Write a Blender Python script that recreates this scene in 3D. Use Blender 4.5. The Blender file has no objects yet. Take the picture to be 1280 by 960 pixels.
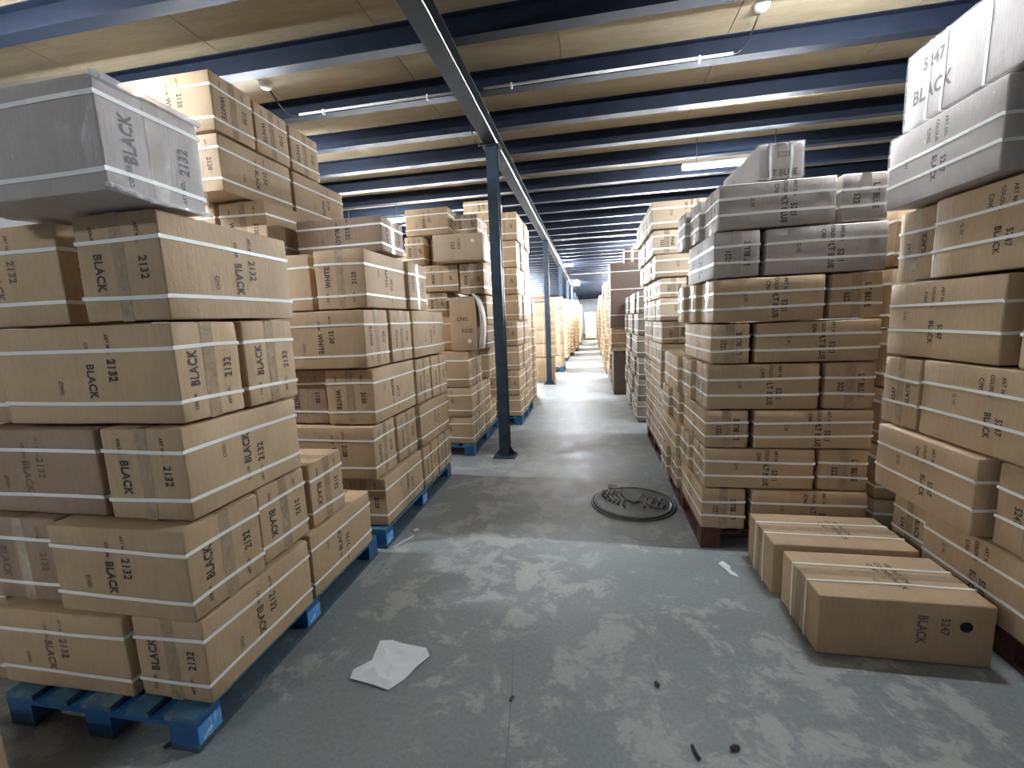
import bpy, math, random
from mathutils import Vector, Matrix, noise

S = bpy.context.scene
COL = S.collection
random.seed(11)

# ------------------------------------------------------------------ camera
CAM_ROT = ((0.9837401182707834, 0.014930696110518109, 0.1789761269506083),
           (0.17485767477851744, 0.14781782816328276, -0.9734344781484475),
           (-0.040989916755650155, 0.9889018980620603, 0.1428035809551683))
CAM_H = 1.55
cd = bpy.data.cameras.new('camera')
cd.sensor_fit = 'HORIZONTAL'
cd.sensor_width = 36.0
cd.lens = 540.0 / 1280.0 * 36.0
cd.clip_start = 0.02
cd.clip_end = 200
cam = bpy.data.objects.new('camera', cd)
COL.objects.link(cam)
cam.matrix_world = Matrix.Translation((0, 0, CAM_H)) @ Matrix(CAM_ROT).to_4x4()
S.camera = cam

# ------------------------------------------------------------------ world, view
w = bpy.data.worlds.new('world')
S.world = w
w.use_nodes = True
w.node_tree.nodes['Background'].inputs[0].default_value = (0.72, 0.85, 1.0, 1)
w.node_tree.nodes['Background'].inputs[1].default_value = 0.35
S.view_settings.view_transform = 'Standard'
S.view_settings.look = 'None'
S.view_settings.gamma = 1
S.view_settings.use_curve_mapping = False
S.view_settings.exposure = 2.2

TUBE_STRENGTH = 190.0
TUBE_COLOR = (0.86, 0.93, 1.0)
RIGHT_TUBES = [2.82, 5.86, 8.87, 11.9, 14.9, 17.9, 20.9, 24.0, 27.0, 30.0]
LEFT_TUBES = [-2.2, 1.75, 4.2, 7.05, 10.0, 13.0, 16.0, 19.0, 22.0, 25.0, 28.0, 31.0]

# ------------------------------------------------------------------ material helpers
def mat(name, base=(0.5, 0.5, 0.5), rough=0.6, metal=0.0, emit=None, estr=0.0):
    m = bpy.data.materials.new(name)
    m.use_nodes = True
    b = m.node_tree.nodes['Principled BSDF']
    b.inputs['Base Color'].default_value = (*base, 1)
    b.inputs['Roughness'].default_value = rough
    b.inputs['Metallic'].default_value = metal
    if emit:
        b.inputs['Emission Color'].default_value = (*emit, 1)
        b.inputs['Emission Strength'].default_value = estr
    return m

def N(m, t, **kw):
    n = m.node_tree.nodes.new(t)
    for k, v in kw.items():
        if k.startswith('i_'):
            n.inputs[k[2:].replace('_', ' ')].default_value = v
        else:
            setattr(n, k, v)
    return n

def L(m, a, b): m.node_tree.links.new(a, b)

def ramp(m, fac, stops):
    r = m.node_tree.nodes.new('ShaderNodeValToRGB')
    e = r.color_ramp.elements
    while len(e) < len(stops): e.new(0.5)
    for el, (p, c) in zip(e, stops):
        el.position = p
        el.color = (*c, 1) if len(c) == 3 else c
    L(m, fac, r.inputs[0])
    return r.outputs[0]

def mix(m, fac, a, b, blend='MIX'):
    n = m.node_tree.nodes.new('ShaderNodeMix')
    n.data_type = 'RGBA'
    n.blend_type = blend
    for sock, v in ((n.inputs[0], fac), (n.inputs[6], a), (n.inputs[7], b)):
        if isinstance(v, bpy.types.NodeSocket): L(m, v, sock)
        elif isinstance(v, tuple): sock.default_value = (*v, 1)
        else: sock.default_value = v
    return n.outputs[2]

def bsdf(m): return m.node_tree.nodes['Principled BSDF']

def noisy(m, scale, detail=4, rough=0.6, coord='Object', vec=None, dist=0.0):
    tc = N(m, 'ShaderNodeTexCoord')
    mp = N(m, 'ShaderNodeMapping')
    L(m, tc.outputs[coord], mp.inputs[0])
    if vec: mp.inputs['Scale'].default_value = vec
    n = N(m, 'ShaderNodeTexNoise')
    n.inputs['Scale'].default_value = scale
    n.inputs['Detail'].default_value = detail
    n.inputs['Roughness'].default_value = rough
    n.inputs['Distortion'].default_value = dist
    L(m, mp.outputs[0], n.inputs['Vector'])
    return n.outputs['Fac'], mp

def add_bump(m, height, strength=0.2, distance=0.01):
    b = N(m, 'ShaderNodeBump')
    b.inputs['Strength'].default_value = strength
    b.inputs['Distance'].default_value = distance
    L(m, height, b.inputs['Height'])
    L(m, b.outputs[0], bsdf(m).inputs['Normal'])

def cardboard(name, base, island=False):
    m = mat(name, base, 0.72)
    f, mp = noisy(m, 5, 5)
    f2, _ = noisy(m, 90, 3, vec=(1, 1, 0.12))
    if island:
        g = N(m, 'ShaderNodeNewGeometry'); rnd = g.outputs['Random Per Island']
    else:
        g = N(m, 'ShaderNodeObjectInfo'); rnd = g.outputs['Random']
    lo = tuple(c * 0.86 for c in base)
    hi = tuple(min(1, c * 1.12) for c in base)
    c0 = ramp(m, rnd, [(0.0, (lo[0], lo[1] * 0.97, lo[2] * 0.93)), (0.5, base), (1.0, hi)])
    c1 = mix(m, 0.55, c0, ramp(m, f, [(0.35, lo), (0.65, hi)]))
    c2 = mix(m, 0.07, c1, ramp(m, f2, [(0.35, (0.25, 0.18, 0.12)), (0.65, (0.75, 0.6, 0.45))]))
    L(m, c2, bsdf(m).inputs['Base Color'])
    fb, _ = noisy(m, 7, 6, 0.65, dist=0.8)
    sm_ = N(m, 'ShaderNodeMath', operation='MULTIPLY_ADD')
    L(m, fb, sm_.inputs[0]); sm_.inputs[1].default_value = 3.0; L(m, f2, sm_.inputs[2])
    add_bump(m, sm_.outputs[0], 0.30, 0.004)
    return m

KRAFT = (0.47, 0.328, 0.192)
M_card = cardboard('kraft_cardboard', KRAFT)
M_card_pale = cardboard('pale_kraft_cardboard', (0.54, 0.42, 0.29))
M_card_dark = cardboard('brown_shaded_cardboard', (0.32, 0.215, 0.145))  # brown board; also shaded kraft cartons, their shade put into the colour
M_card_far = cardboard('far_kraft_cardboard', KRAFT, True)
M_card_wrap = cardboard('greyish_wrapped_cardboard', (0.42, 0.375, 0.345))
M_strap = mat('white_plastic_strap', (0.86, 0.86, 0.82), 0.35)
M_strap_y = mat('yellow_plastic_strap', (0.85, 0.75, 0.42), 0.4)
M_ink = mat('printing_ink', (0.055, 0.042, 0.034), 0.7)
M_ink_soft = mat('faded_printing_ink', (0.17, 0.12, 0.085), 0.75)
M_disc = mat('black_sticker', (0.006, 0.006, 0.007), 0.5)
M_spot = mat('white_sticker', (0.85, 0.82, 0.78), 0.5)
M_tape = mat('glossy_brown_tape', (0.36, 0.26, 0.17), 0.27)
_f, _ = noisy(M_tape, 22, 3, dist=1.0)
add_bump(M_tape, _f, 0.35, 0.006)
L(M_tape, ramp(M_tape, _f, [(0.3, (0.30, 0.215, 0.135)), (0.7, (0.44, 0.33, 0.22))]), bsdf(M_tape).inputs['Base Color'])
M_tape_pale = mat('clear_tape_under_film', (0.40, 0.35, 0.29), 0.22)
M_card_choc = cardboard('dark_brown_cardboard', (0.15, 0.105, 0.09))
M_card_grey = cardboard('grey_cardboard', (0.30, 0.27, 0.225))
M_flap = mat('pale_flap', (0.55, 0.49, 0.41), 0.7)

M_wrap = bpy.data.materials.new('clear_plastic_film')
M_wrap.use_nodes = True
nt = M_wrap.node_tree
b = nt.nodes['Principled BSDF']
b.inputs['Base Color'].default_value = (0.8, 0.8, 0.85, 1)
b.inputs['Roughness'].default_value = 0.14
b.inputs['Alpha'].default_value = 0.14
_f, _ = noisy(M_wrap, 9, 5, dist=1.5, vec=(1, 1, 0.5))
add_bump(M_wrap, _f, 0.5, 0.02)

M_fold = bpy.data.materials.new('folded_clear_film')
M_fold.use_nodes = True
b = M_fold.node_tree.nodes['Principled BSDF']
b.inputs['Base Color'].default_value = (0.8, 0.8, 0.82, 1)
b.inputs['Roughness'].default_value = 0.08
b.inputs['Alpha'].default_value = 0.45

# pallet paints
def paint(name, a, bcol, rough=0.5, scale=14):
    m = mat(name, a, rough)
    f, _ = noisy(m, scale, 6, 0.7)
    L(m, ramp(m, f, [(0.0, a), (0.52, a), (0.68, bcol)]), bsdf(m).inputs['Base Color'])
    add_bump(m, f, 0.2, 0.004)
    return m
M_blue = paint('blue_pallet_paint', (0.010, 0.085, 0.25), (0.03, 0.15, 0.26))
M_blue_worn = paint('worn_blue_board', (0.045, 0.13, 0.21), (0.24, 0.30, 0.32), 0.6, 9)
M_redwood = paint('red_brown_pallet_wood', (0.065, 0.018, 0.014), (0.11, 0.045, 0.03), 0.7)  # red-brown wood, darkened so the shade near the floor is in its colour
M_blue_dusty = paint('dusty_blue_board', (0.045, 0.075, 0.10), (0.14, 0.17, 0.18), 0.75, 10)
M_label_blue = paint('blue_white_pallet_label', (0.08, 0.33, 0.72), (0.75, 0.85, 0.95), 0.3, 30)

# steel
def steel(name, a, rough=0.45):
    m = mat(name, a, rough, 0.0)
    bsdf(m).inputs['Specular IOR Level'].default_value = 0.22
    f, _ = noisy(m, 6, 5)
    L(m, ramp(m, f, [(0.3, tuple(c * 0.75 for c in a)), (0.7, tuple(c * 1.3 for c in a))]), bsdf(m).inputs['Base Color'])
    return m
M_beam = steel('dark_painted_steel', (0.022, 0.025, 0.028), 0.62)
M_purlin = steel('navy_painted_steel', (0.010, 0.015, 0.028), 0.55)
M_flange = steel('grey_flange_steel', (0.10, 0.105, 0.11), 0.4)
M_column = steel('slate_blue_steel', (0.040, 0.058, 0.080), 0.4)
M_metal_edge = mat('lit_edge_metal', (0.62, 0.64, 0.66), 0.25, 0.6)
M_pipe = mat('white_conduit', (0.8, 0.8, 0.8), 0.35)
M_white = mat('white_enamel', (0.8, 0.8, 0.8), 0.4)
M_cable = mat('black_cable', (0.01, 0.01, 0.012), 0.5)
M_tube = mat('lit_tube', (1, 1, 1), 0.4, 0, TUBE_COLOR, TUBE_STRENGTH)
M_tube_dimmed = mat('dimmed_lit_tube', (1, 1, 1), 0.4, 0, TUBE_COLOR, TUBE_STRENGTH * 0.5)  # unseen left tube behind the camera, dimmed to weaken its fill
M_tube_far = mat('brighter_lit_tube', (1, 1, 1), 0.4, 0, TUBE_COLOR, TUBE_STRENGTH * 4.2)

# ceiling boards
M_deck = mat('pale_ceiling_board', (0.46, 0.37, 0.24), 0.7)
f, _ = noisy(M_deck, 1.6, 6, 0.6, 'Generated' if False else 'Object', (0.5, 3, 1))
f2, _ = noisy(M_deck, 30, 4, 0.6, vec=(0.3, 3, 1))
c = ramp(M_deck, f, [(0.3, (0.28, 0.21, 0.125)), (0.55, (0.37, 0.295, 0.185)), (0.75, (0.43, 0.36, 0.25))])
L(M_deck, mix(M_deck, 0.15, c, ramp(M_deck, f2, [(0.3, (0.2, 0.15, 0.1)), (0.7, (0.7, 0.6, 0.45))])), bsdf(M_deck).inputs['Base Color'])

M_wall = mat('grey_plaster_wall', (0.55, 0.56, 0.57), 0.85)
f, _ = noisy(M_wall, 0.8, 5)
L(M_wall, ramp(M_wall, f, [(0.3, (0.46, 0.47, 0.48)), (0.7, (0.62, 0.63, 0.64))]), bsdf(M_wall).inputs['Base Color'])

M_wall_dark = mat('darkened_unseen_wall', (0.16, 0.16, 0.17), 0.9)  # unseen walls, darkened to cut bounced light
# floor
M_floor = mat('worn_concrete', (0.3, 0.32, 0.33), 0.5)
m = M_floor
f1, mp1 = noisy(m, 0.9, 5, 0.55)
f2, mp2 = noisy(m, 4.0, 13, 0.72, dist=0.35)
f3, mp3 = noisy(m, 0.55, 2, 0.5)
f4, mp4 = noisy(m, 55, 5, 0.7)
f5, mp5 = noisy(m, 9.0, 6, 0.7, vec=(1.0, 0.22, 1))
mp3.inputs['Location'].default_value = (3.1, 1.7, 0)
base = ramp(m, f1, [(0.3, (0.175, 0.192, 0.197)), (0.7, (0.285, 0.302, 0.302))])
# worn pale patches: fine noise gated by a large one
mul = N(m, 'ShaderNodeMath', operation='MULTIPLY_ADD')
L(m, f3, mul.inputs[0]); mul.inputs[1].default_value = 0.42; mul.inputs[2].default_value = -0.21
ad = N(m, 'ShaderNodeMath', operation='ADD')
L(m, f2, ad.inputs[0]); L(m, mul.outputs[0], ad.inputs[1])
patch = ramp(m, ad.outputs[0], [(0.50, (0, 0, 0)), (0.525, (0.22, 0.22, 0.22)), (0.545, (0.30, 0.30, 0.30)), (0.556, (0.75, 0.75, 0.75)), (0.64, (1, 1, 1))])
c = mix(m, patch, base, (0.43, 0.43, 0.405))
dark = ramp(m, f5, [(0.26, (0.9, 0.9, 0.9)), (0.36, (0, 0, 0))])
c = mix(m, dark, c, (0.13, 0.14, 0.145))
c = mix(m, 0.25, c, ramp(m, f4, [(0.3, (0.09, 0.1, 0.1)), (0.7, (0.44, 0.46, 0.46))]))
L(m, c, bsdf(m).inputs['Base Color'])
L(m, ramp(m, f2, [(0.3, (0.38, 0.38, 0.38)), (0.7, (0.62, 0.62, 0.62))]), bsdf(m).inputs['Roughness'])
add_bump(m, f2, 0.12, 0.01)
M_joint = mat('floor_joint_dirt', (0.19, 0.195, 0.19), 0.8)
M_iron = mat('cast_iron', (0.07, 0.075, 0.075), 0.5, 0.2)
f, _ = noisy(M_iron, 25, 4)
L(M_iron, ramp(M_iron, f, [(0.3, (0.045, 0.047, 0.046)), (0.7, (0.10, 0.10, 0.098))]), bsdf(M_iron).inputs['Base Color'])
M_paper = mat('white_paper', (0.74, 0.76, 0.78), 0.6)
M_dark = mat('dark_debris', (0.06, 0.05, 0.045), 0.8)

# ------------------------------------------------------------------ mesh helpers
class MB:
    def __init__(self): self.v, self.f, self.mi = [], [], []
    def add(self, vs, fs, mi=0):
        o = len(self.v)
        self.v += [tuple(v) for v in vs]
        self.f += [tuple(i + o for i in f) for f in fs]
        self.mi += [mi] * len(fs)
        return self
    def box(self, x0, x1, y0, y1, z0, z1, mi=0):
        vs = [(x0, y0, z0), (x1, y0, z0), (x1, y1, z0), (x0, y1, z0), (x0, y0, z1), (x1, y0, z1), (x1, y1, z1), (x0, y1, z1)]
        return self.add(vs, [(0, 3, 2, 1), (4, 5, 6, 7), (0, 1, 5, 4), (1, 2, 6, 5), (2, 3, 7, 6), (3, 0, 4, 7)], mi)
    def tube(self, pts, r, seg=8, mi=0, cap=True):
        pts = [Vector(p) for p in pts]
        vs, fs = [], []
        for i, p in enumerate(pts):
            d = (pts[min(i + 1, len(pts) - 1)] - pts[max(i - 1, 0)]).normalized()
            a = Vector((0, 0, 1)) if abs(d.z) < 0.9 else Vector((1, 0, 0))
            u = d.cross(a).normalized(); q = d.cross(u)
            for k in range(seg):
                t = 2 * math.pi * k / seg
                vs.append(p + u * (r * math.cos(t)) + q * (r * math.sin(t)))
        for i in range(len(pts) - 1):
            for k in range(seg):
                k2 = (k + 1) % seg
                fs.append((i * seg + k, i * seg + k2, (i + 1) * seg + k2, (i + 1) * seg + k))
        if cap:
            fs.append(tuple(range(seg))[::-1])
            fs.append(tuple((len(pts) - 1) * seg + k for k in range(seg)))
        return self.add(vs, fs, mi)
    def mesh(self, name, mats, smooth=False):
        me = bpy.data.meshes.new(name)
        me.from_pydata(self.v, [], self.f)
        for mm in (mats if isinstance(mats, (list, tuple)) else [mats]): me.materials.append(mm)
        if any(self.mi): me.polygons.foreach_set('material_index', self.mi)
        if smooth: me.polygons.foreach_set('use_smooth', [True] * len(me.polygons))
        me.update()
        return me
    def build(self, name, mats, parent=None, smooth=False, loc=None):
        return obj(name, self.mesh(name, mats, smooth), parent, loc)

def obj(name, me, parent=None, loc=None, rot=None):
    o = bpy.data.objects.new(name, me)
    COL.objects.link(o)
    if parent: o.parent = parent
    if loc: o.location = loc
    if rot: o.rotation_euler = rot
    return o

def empty(name, loc, rot=(0, 0, 0)):
    o = obj(name, None, None, loc, rot)
    o.empty_display_size = 0.1
    return o

def tag(o, label, cat, group=None, kind=None):
    if label: o['label'] = label
    if cat: o['category'] = cat
    if group: o['group'] = group
    if kind: o['kind'] = kind
    return o

def struct(o, label=None, cat='structure'):
    o['kind'] = 'structure'
    if label:
        o['label'] = label
        o['category'] = cat
    return o

# ------------------------------------------------------------------ lettering
_words = {}
def word(txt):
    """flat mesh of a word, cap height 1, starting at x=0, as (verts, faces, width)"""
    if txt not in _words:
        cu = bpy.data.curves.new('t', 'FONT')
        cu.body = txt
        cu.size = 1.0
        cu.resolution_u = 2
        cu.offset = 0.032
        cu.space_character = 1.08
        o = bpy.data.objects.new('t', cu)
        me = bpy.data.meshes.new_from_object(o)
        vs = [v.co.copy() for v in me.vertices]
        fs = [tuple(p.vertices) for p in me.polygons]
        x0 = min(v.x for v in vs); x1 = max(v.x for v in vs)
        y0 = min(v.y for v in vs); y1 = max(v.y for v in vs)
        h = y1 - y0
        vs = [((v.x - x0) / h * 0.80, (v.y - y0) / h) for v in vs]
        _words[txt] = (vs, fs, (x1 - x0) / h * 0.80)
        bpy.data.objects.remove(o); bpy.data.curves.remove(cu); bpy.data.meshes.remove(me)
    return _words[txt]

# ------------------------------------------------------------------ cartons
def crush(p, h, seed, amp):
    """inward dent of the carton skin at local point p (half sizes h)"""
    n = noise.noise(Vector((p[0] * 4.5 + seed * 7.3, p[1] * 4.5 - seed * 3.1, p[2] * 5.5 + seed)))
    return amp * (0.45 + 0.75 * n)

def skin(p, h, seed, amp):
    """move a point on the ideal box surface inward, softened on the edges"""
    q = list(p)
    d = max(0.0, crush(p, h, seed, amp))
    near = [abs(abs(p[i]) - h[i]) < 1e-4 for i in range(3)]
    k = sum(near)
    for i in range(3):
        if near[i]:
            dd = d if k == 1 else d * 0.5 + (0.003 if k == 2 else 0.006)
            q[i] -= math.copysign(dd, p[i])
    return q

def carton_body(h, seed, amp, n=5):
    e = 0.010
    def ticks(a):
        t = [-a, -a + e] + [-a + 2 * a * k / n for k in range(1, n)] + [a - e, a]
        return t
    T = [ticks(h[0]), ticks(h[1]), ticks(h[2])]
    idx, vs, fs = {}, [], []
    def vid(p):
        key = tuple(round(c, 5) for c in p)
        if key not in idx:
            idx[key] = len(vs)
            vs.append(skin(p, h, seed, amp))
        return idx[key]
    for ax in range(3):
        a, b2 = (ax + 1) % 3, (ax + 2) % 3
        for s in (-1, 1):
            for i in range(len(T[a]) - 1):
                for j in range(len(T[b2]) - 1):
                    q = []
                    for (u, v) in ((T[a][i], T[b2][j]), (T[a][i + 1], T[b2][j]), (T[a][i + 1], T[b2][j + 1]), (T[a][i], T[b2][j + 1])):
                        p = [0, 0, 0]; p[ax] = s * h[ax]; p[a] = u; p[b2] = v
                        q.append(vid(p))
                    fs.append(tuple(q) if s > 0 else tuple(q[::-1]))
    return MB().add(vs, fs)

def ring(h, axis, pos, seed, amp, width=0.013, wob=0.004, slant=0.0):
    """a flat strap round the carton, in the plane normal to axis"""
    a, b2 = [(1, 2), (0, 2), (0, 1)][axis]
    rnd = random.Random(seed * 91 + int(pos * 1000))
    path = []
    n = 5
    ph = rnd.random() * 6
    for (ca, cb, da, db) in ((-1, -1, 1, 0), (1, -1, 0, 1), (1, 1, -1, 0), (-1, 1, 0, -1)):
        ln = 2 * (h[a] if da else h[b2])
        for t in [0.0, 0.010 / ln] + [k / n for k in range(1, n)] + [1 - 0.010 / ln]:
            path.append((ca * h[a] + da * ln * t, cb * h[b2] + db * ln * t))
    vs, fs = [], []
    m_ = len(path)
    for k, (u, v) in enumerate(path):
        off = pos + wob * math.sin(ph + k * 0.55) + slant * u
        p = [0, 0, 0]; p[a] = u; p[b2] = v; p[axis] = off
        tk = 0.0032
        for (dw, th) in ((-width / 2, -0.002), (-width / 2, tk), (width / 2, tk), (width / 2, -0.002)):
            q = skin((p[0], p[1], p[2]), h, seed, amp)
            if abs(abs(p[a]) - h[a]) < 1e-4 and abs(abs(p[b2]) - h[b2]) < 1e-4:
                for i in (a, b2): q[i] += math.copysign(0.0015, p[i])
            q[axis] = off + dw
            # push outwards
            for i in (a, b2):
                if abs(abs(p[i]) - h[i]) < 1e-4: q[i] += math.copysign(th, p[i])
            vs.append(q)
    for k in range(m_):
        k2 = (k + 1) % m_
        for c_ in range(3):
            fs.append((k * 4 + c_, k2 * 4 + c_, k2 * 4 + c_ + 1, k * 4 + c_ + 1))
    return MB().add(vs, fs)

FR = {  # face frames: normal axis/sign, right vector, up vector
    'front': (1, -1, (1, 0, 0), (0, 0, 1)),
    'back': (1, 1, (-1, 0, 0), (0, 0, 1)),
    'right': (0, 1, (0, 1, 0), (0, 0, 1)),
    'left': (0, -1, (0, -1, 0), (0, 0, 1)),
    'top': (2, 1, (1, 0, 0), (0, 1, 0)),
}
def on_face(face, u, v, h, seed, amp, lift):
    """u, v in metres from the face centre"""
    ax, s, r, up = FR[face]
    p = [r[i] * u + up[i] * v for i in range(3)]
    for i in range(3):
        if i != ax: p[i] = max(-h[i] + 0.002, min(h[i] - 0.002, p[i]))
    p[ax] = s * h[ax]
    q = skin(p, h, seed, amp)
    q[ax] += s * lift
    return q

def put_word(mb, face, txt, uc, vc, size, orient, h, seed, amp, mi=0, lift=0.0016):
    vs, fs, wd = word(txt)
    ax, s, r, up = FR[face]
    ru = h[0] if abs(r[0]) else h[1]
    rv = h[2] if abs(up[2]) else h[1]
    out = []
    for (x, y) in vs:
        x = (x - wd / 2) * size; y = (y - 0.5) * size
        if orient == 'H': u, v = x, y
        elif orient == 'D': u, v = y, -x         # reads downwards
        elif orient == 'U': u, v = -y, x         # reads upwards
        else: u, v = -x, -y
        out.append(on_face(face, uc * ru + u, vc * rv + v, h, seed, amp, lift))
    mb.add(out, fs, mi)

def tape_strip(mb, face, u0, u1, v0, v1, h, seed, amp, lift=0.0010):
    n = 8
    vs, fs = [], []
    vertical = (v1 - v0) > (u1 - u0)
    for k in range(n + 1):
        t = k / n
        for s in (0, 1):
            if vertical: u, v = (u0, u1)[s], v0 + (v1 - v0) * t
            else: u, v = u0 + (u1 - u0) * t, (v0, v1)[s]
            vs.append(on_face(face, u, v, h, seed, amp, lift))
    for k in range(n):
        q = (2 * k, 2 * k + 1, 2 * k + 3, 2 * k + 2)
        fs.append(q)
    mb.add(vs, fs)

CARTON_N = 0
def carton(x0, x1, y0, y1, z0, z1, label, group, side='right', prints=(), yaw=0.0, tilt=(0, 0), lod=2,
           straps=(-0.55, 0.5), saxis=2, m=None, strap_mat=None, tape='auto', amp=None, film=False, extra=None, slant=0.0):
    global CARTON_N
    CARTON_N += 1
    seed = CARTON_N
    rnd = random.Random(seed)
    h = ((x1 - x0) / 2, (y1 - y0) / 2, (z1 - z0) / 2)
    root = empty('carton', ((x0 + x1) / 2, (y0 + y1) / 2, z0), (math.radians(tilt[0]), math.radians(tilt[1]), math.radians(yaw)))
    tag(root, label, 'box', group)
    amp = (0.006 if lod == 2 else 0.004) if amp is None else amp
    up = (0, 0, h[2])
    carton_body(h, seed, amp, 5 if lod == 2 else 3).build('cardboard_shell', m or M_card, root, True, up)
    for s in straps:
        ring(h, saxis, s * h[saxis], seed, amp, 0.014 if lod == 2 else 0.015, 0.003, slant + rnd.uniform(-0.012, 0.012)).build('strap', strap_mat or M_strap, root, False, up)
    # packing tape down the narrow ends and along the top
    if tape == 'auto':
        endx = h[0] >= h[1]
        mb = MB()
        tw = 0.026
        faces = ('left', 'right') if endx else ('front', 'back')
        if abs(h[0] - h[1]) / max(h[0], h[1]) < 0.05: faces = ('front', 'right')
        for fc in faces: tape_strip(mb, fc, -tw, tw, -h[2], h[2], h, seed, amp)
        if endx: tape_strip(mb, 'top', -h[0], h[0], -tw, tw, h, seed, amp)
        else: tape_strip(mb, 'top', -tw, tw, -h[1], h[1], h, seed, amp)
        mb.build('packing_tape', M_tape_pale if m is M_card_wrap else M_tape, root, False, up)
    if prints:
        for pr in prints:
            mb = MB()
            put_word(mb, *pr[:6], h, seed, amp)
            mb.build('printed_lettering', (M_ink_soft if len(pr) > 6 and pr[6] else M_ink), root, False, up)
    if film:
        hh = tuple(a + 0.007 for a in h)
        carton_body(hh, seed + 50, 0.011, 7).build('plastic_film', M_wrap, root, True, up)
    if extra: extra(root, h, seed, amp)
    return root

# print layouts. colour word / article number, on long faces and on ends
def pr_long(face, num, col, o='D', c=0.0, soft=0, small=True, size=0.038):
    """the two-line mark in the middle of a long face; o = reading direction"""
    s = 1 if o == 'D' else -1
    out = [(face, col, c - 0.08, -0.12 * s, size, o, soft), (face, num, c + 0.16, 0.10 * s, size, o, soft)]
    if small:
        out += [(face, 'COLOR:', c - 0.09, 0.50 * s, size * 0.42, o, soft), (face, 'ART NO.:', c + 0.15, 0.62 * s, size * 0.42, o, soft)]
        out += [(face, 'C/NO.', c - 0.44, -0.25 * s, size * 0.5, o, 1)]
    return out
def pr_end(face, num, col, o='D', soft=0, flip=1, size=0.039):
    s = 1 if o == 'D' else -1
    return [(face, col, -0.50 * flip, -0.08 * s, size, o, soft), (face, num, 0.55 * flip, -0.02 * s, size * 0.92, o, soft),
            (face, 'COLOR:', -0.56 * flip, 0.60 * s, size * 0.4, o, soft), (face, 'ART NO.:', 0.50 * flip, 0.60 * s, size * 0.4, o, soft)]
def pr_three(face, num, col, o='D', c=0.1, soft=0, size=0.034):
    s = 1 if o == 'D' else -1
    return [(face, 'ART NO.', c + 0.16, 0.58 * s, size * 0.62, o, soft), (face, num, c + 0.15, -0.30 * s, size, o, soft),
            (face, 'COLOUR:', c, 0.58 * s, size * 0.62, o, soft), (face, col, c - 0.01, -0.32 * s, size, o, soft),
            (face, 'C/NO.', c - 0.15, 0.55 * s, size * 0.7, o, soft), (face, 'G.W.', c - 0.55, 0.1, size * 0.7, o, 1)]
def pr_end2(face, num, col, o='U', soft=0, flip=1, size=0.034):
    return [(face, num, -0.35 * flip, -0.1, size, o, soft), (face, col, 0.45 * flip, 0.0, size, o, soft)]

ORD = ['bottom', 'second', 'third', 'fourth', 'fifth', 'sixth', 'seventh', 'eighth', 'ninth', 'tenth', 'eleventh', 'twelfth', 'thirteenth']
POS = ['first', 'second', 'third', 'fourth', 'fifth', 'sixth', 'seventh', 'eighth', 'ninth', 'tenth']
MARKS = {'A': '2132', 'B': '2120', 'C': '5221', 'D': '5247'}

def stack(rows, place, group, side, what, lod=2, num=None, col=None, style=1, **kw):
    """rows: (layer, x0,x1,y0,y1,z0,z1, opts). Label: kind + layer + order from the front + stack."""
    count = {}
    for r in rows:
        ly = r[0]
        o = dict(r[7]) if len(r) > 7 else {}
        k = count.get(ly, 0); count[ly] = k + 1
        dx, dy = r[2] - r[1], r[4] - r[3]
        lab = o.pop('label', None)
        if lab is None:
            kindw = o.pop('what', what)
            lab = '%s, %s layer, %s from front, %s' % (kindw, ORD[ly], POS[k], place)
        else:
            o.pop('what', None)
        n, c2 = o.pop('num', num), o.pop('col', col)
        o1, o2 = o.pop('fo', 'D'), o.pop('so', 'D')
        soft = o.pop('soft', 0)
        cc = o.pop('c', random.uniform(-0.1, 0.2))
        if 'prints' not in o:
            pr = []
            if n:
                if style == 1:
                    if dx > 0.5: pr += pr_long('front', n, c2, o1, cc, soft)
                    else: pr += pr_end('front', n, c2, o1, soft)
                    if dy > 0.5: pr += pr_long(side, n, c2, o2, cc, soft)
                    else: pr += pr_end(side, n, c2, o2, soft)
                else:
                    if dx > 0.5: pr += pr_three('front', n, c2, o1, cc, soft)
                    else: pr += pr_end2('front', n, c2, o1, soft)
                    if dy > 0.5: pr += pr_three(side, n, c2, o2, cc, soft)
                    else: pr += pr_end2(side, n, c2, o2, soft)
            o['prints'] = pr
        a = dict(kw); a.update(o)
        a.setdefault('yaw', random.uniform(-0.5, 0.5))
        a.setdefault('lod', lod)
        carton(r[1], r[2], r[3], r[4], r[5], r[6], lab, group, side, **a)

# ================================================================== the hall
XL, XR, YB, YF = -7.0, 8.0, -5.0, 47.0
Z_DECK, Z_FL = 3.715, 3.55
g = MB().box(XL, XR, YB, YF, -0.2, 0.0).build('floor', M_floor)
struct(g)
fl = g
j = MB()
for (a, b2) in (((-0.26, 1.0), (-0.318, 1.30)), ((-0.318, 1.30), (-0.345, 1.58)), ((-0.345, 1.58), (-0.385, 1.84))):
    d = 0.0022
    j.add([(a[0] - d, a[1], 0.0008), (a[0] + d, a[1], 0.0008), (b2[0] + d, b2[1], 0.0008), (b2[0] - d, b2[1], 0.0008)], [(0, 1, 2, 3)])
j.build('floor_crack', M_joint, fl)
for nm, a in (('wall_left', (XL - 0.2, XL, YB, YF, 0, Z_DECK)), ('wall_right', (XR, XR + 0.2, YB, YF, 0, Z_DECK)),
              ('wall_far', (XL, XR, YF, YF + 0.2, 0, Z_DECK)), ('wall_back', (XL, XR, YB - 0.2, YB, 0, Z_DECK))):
    struct(MB().box(*a).build(nm, M_wall if nm == 'wall_far' else M_wall_dark))
ceil = struct(MB().box(XL, XR, YB, YF, Z_DECK + 0.018, Z_DECK + 0.12).build('ceiling', M_deck))
pw, pl = 1.30, 2.25
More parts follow.
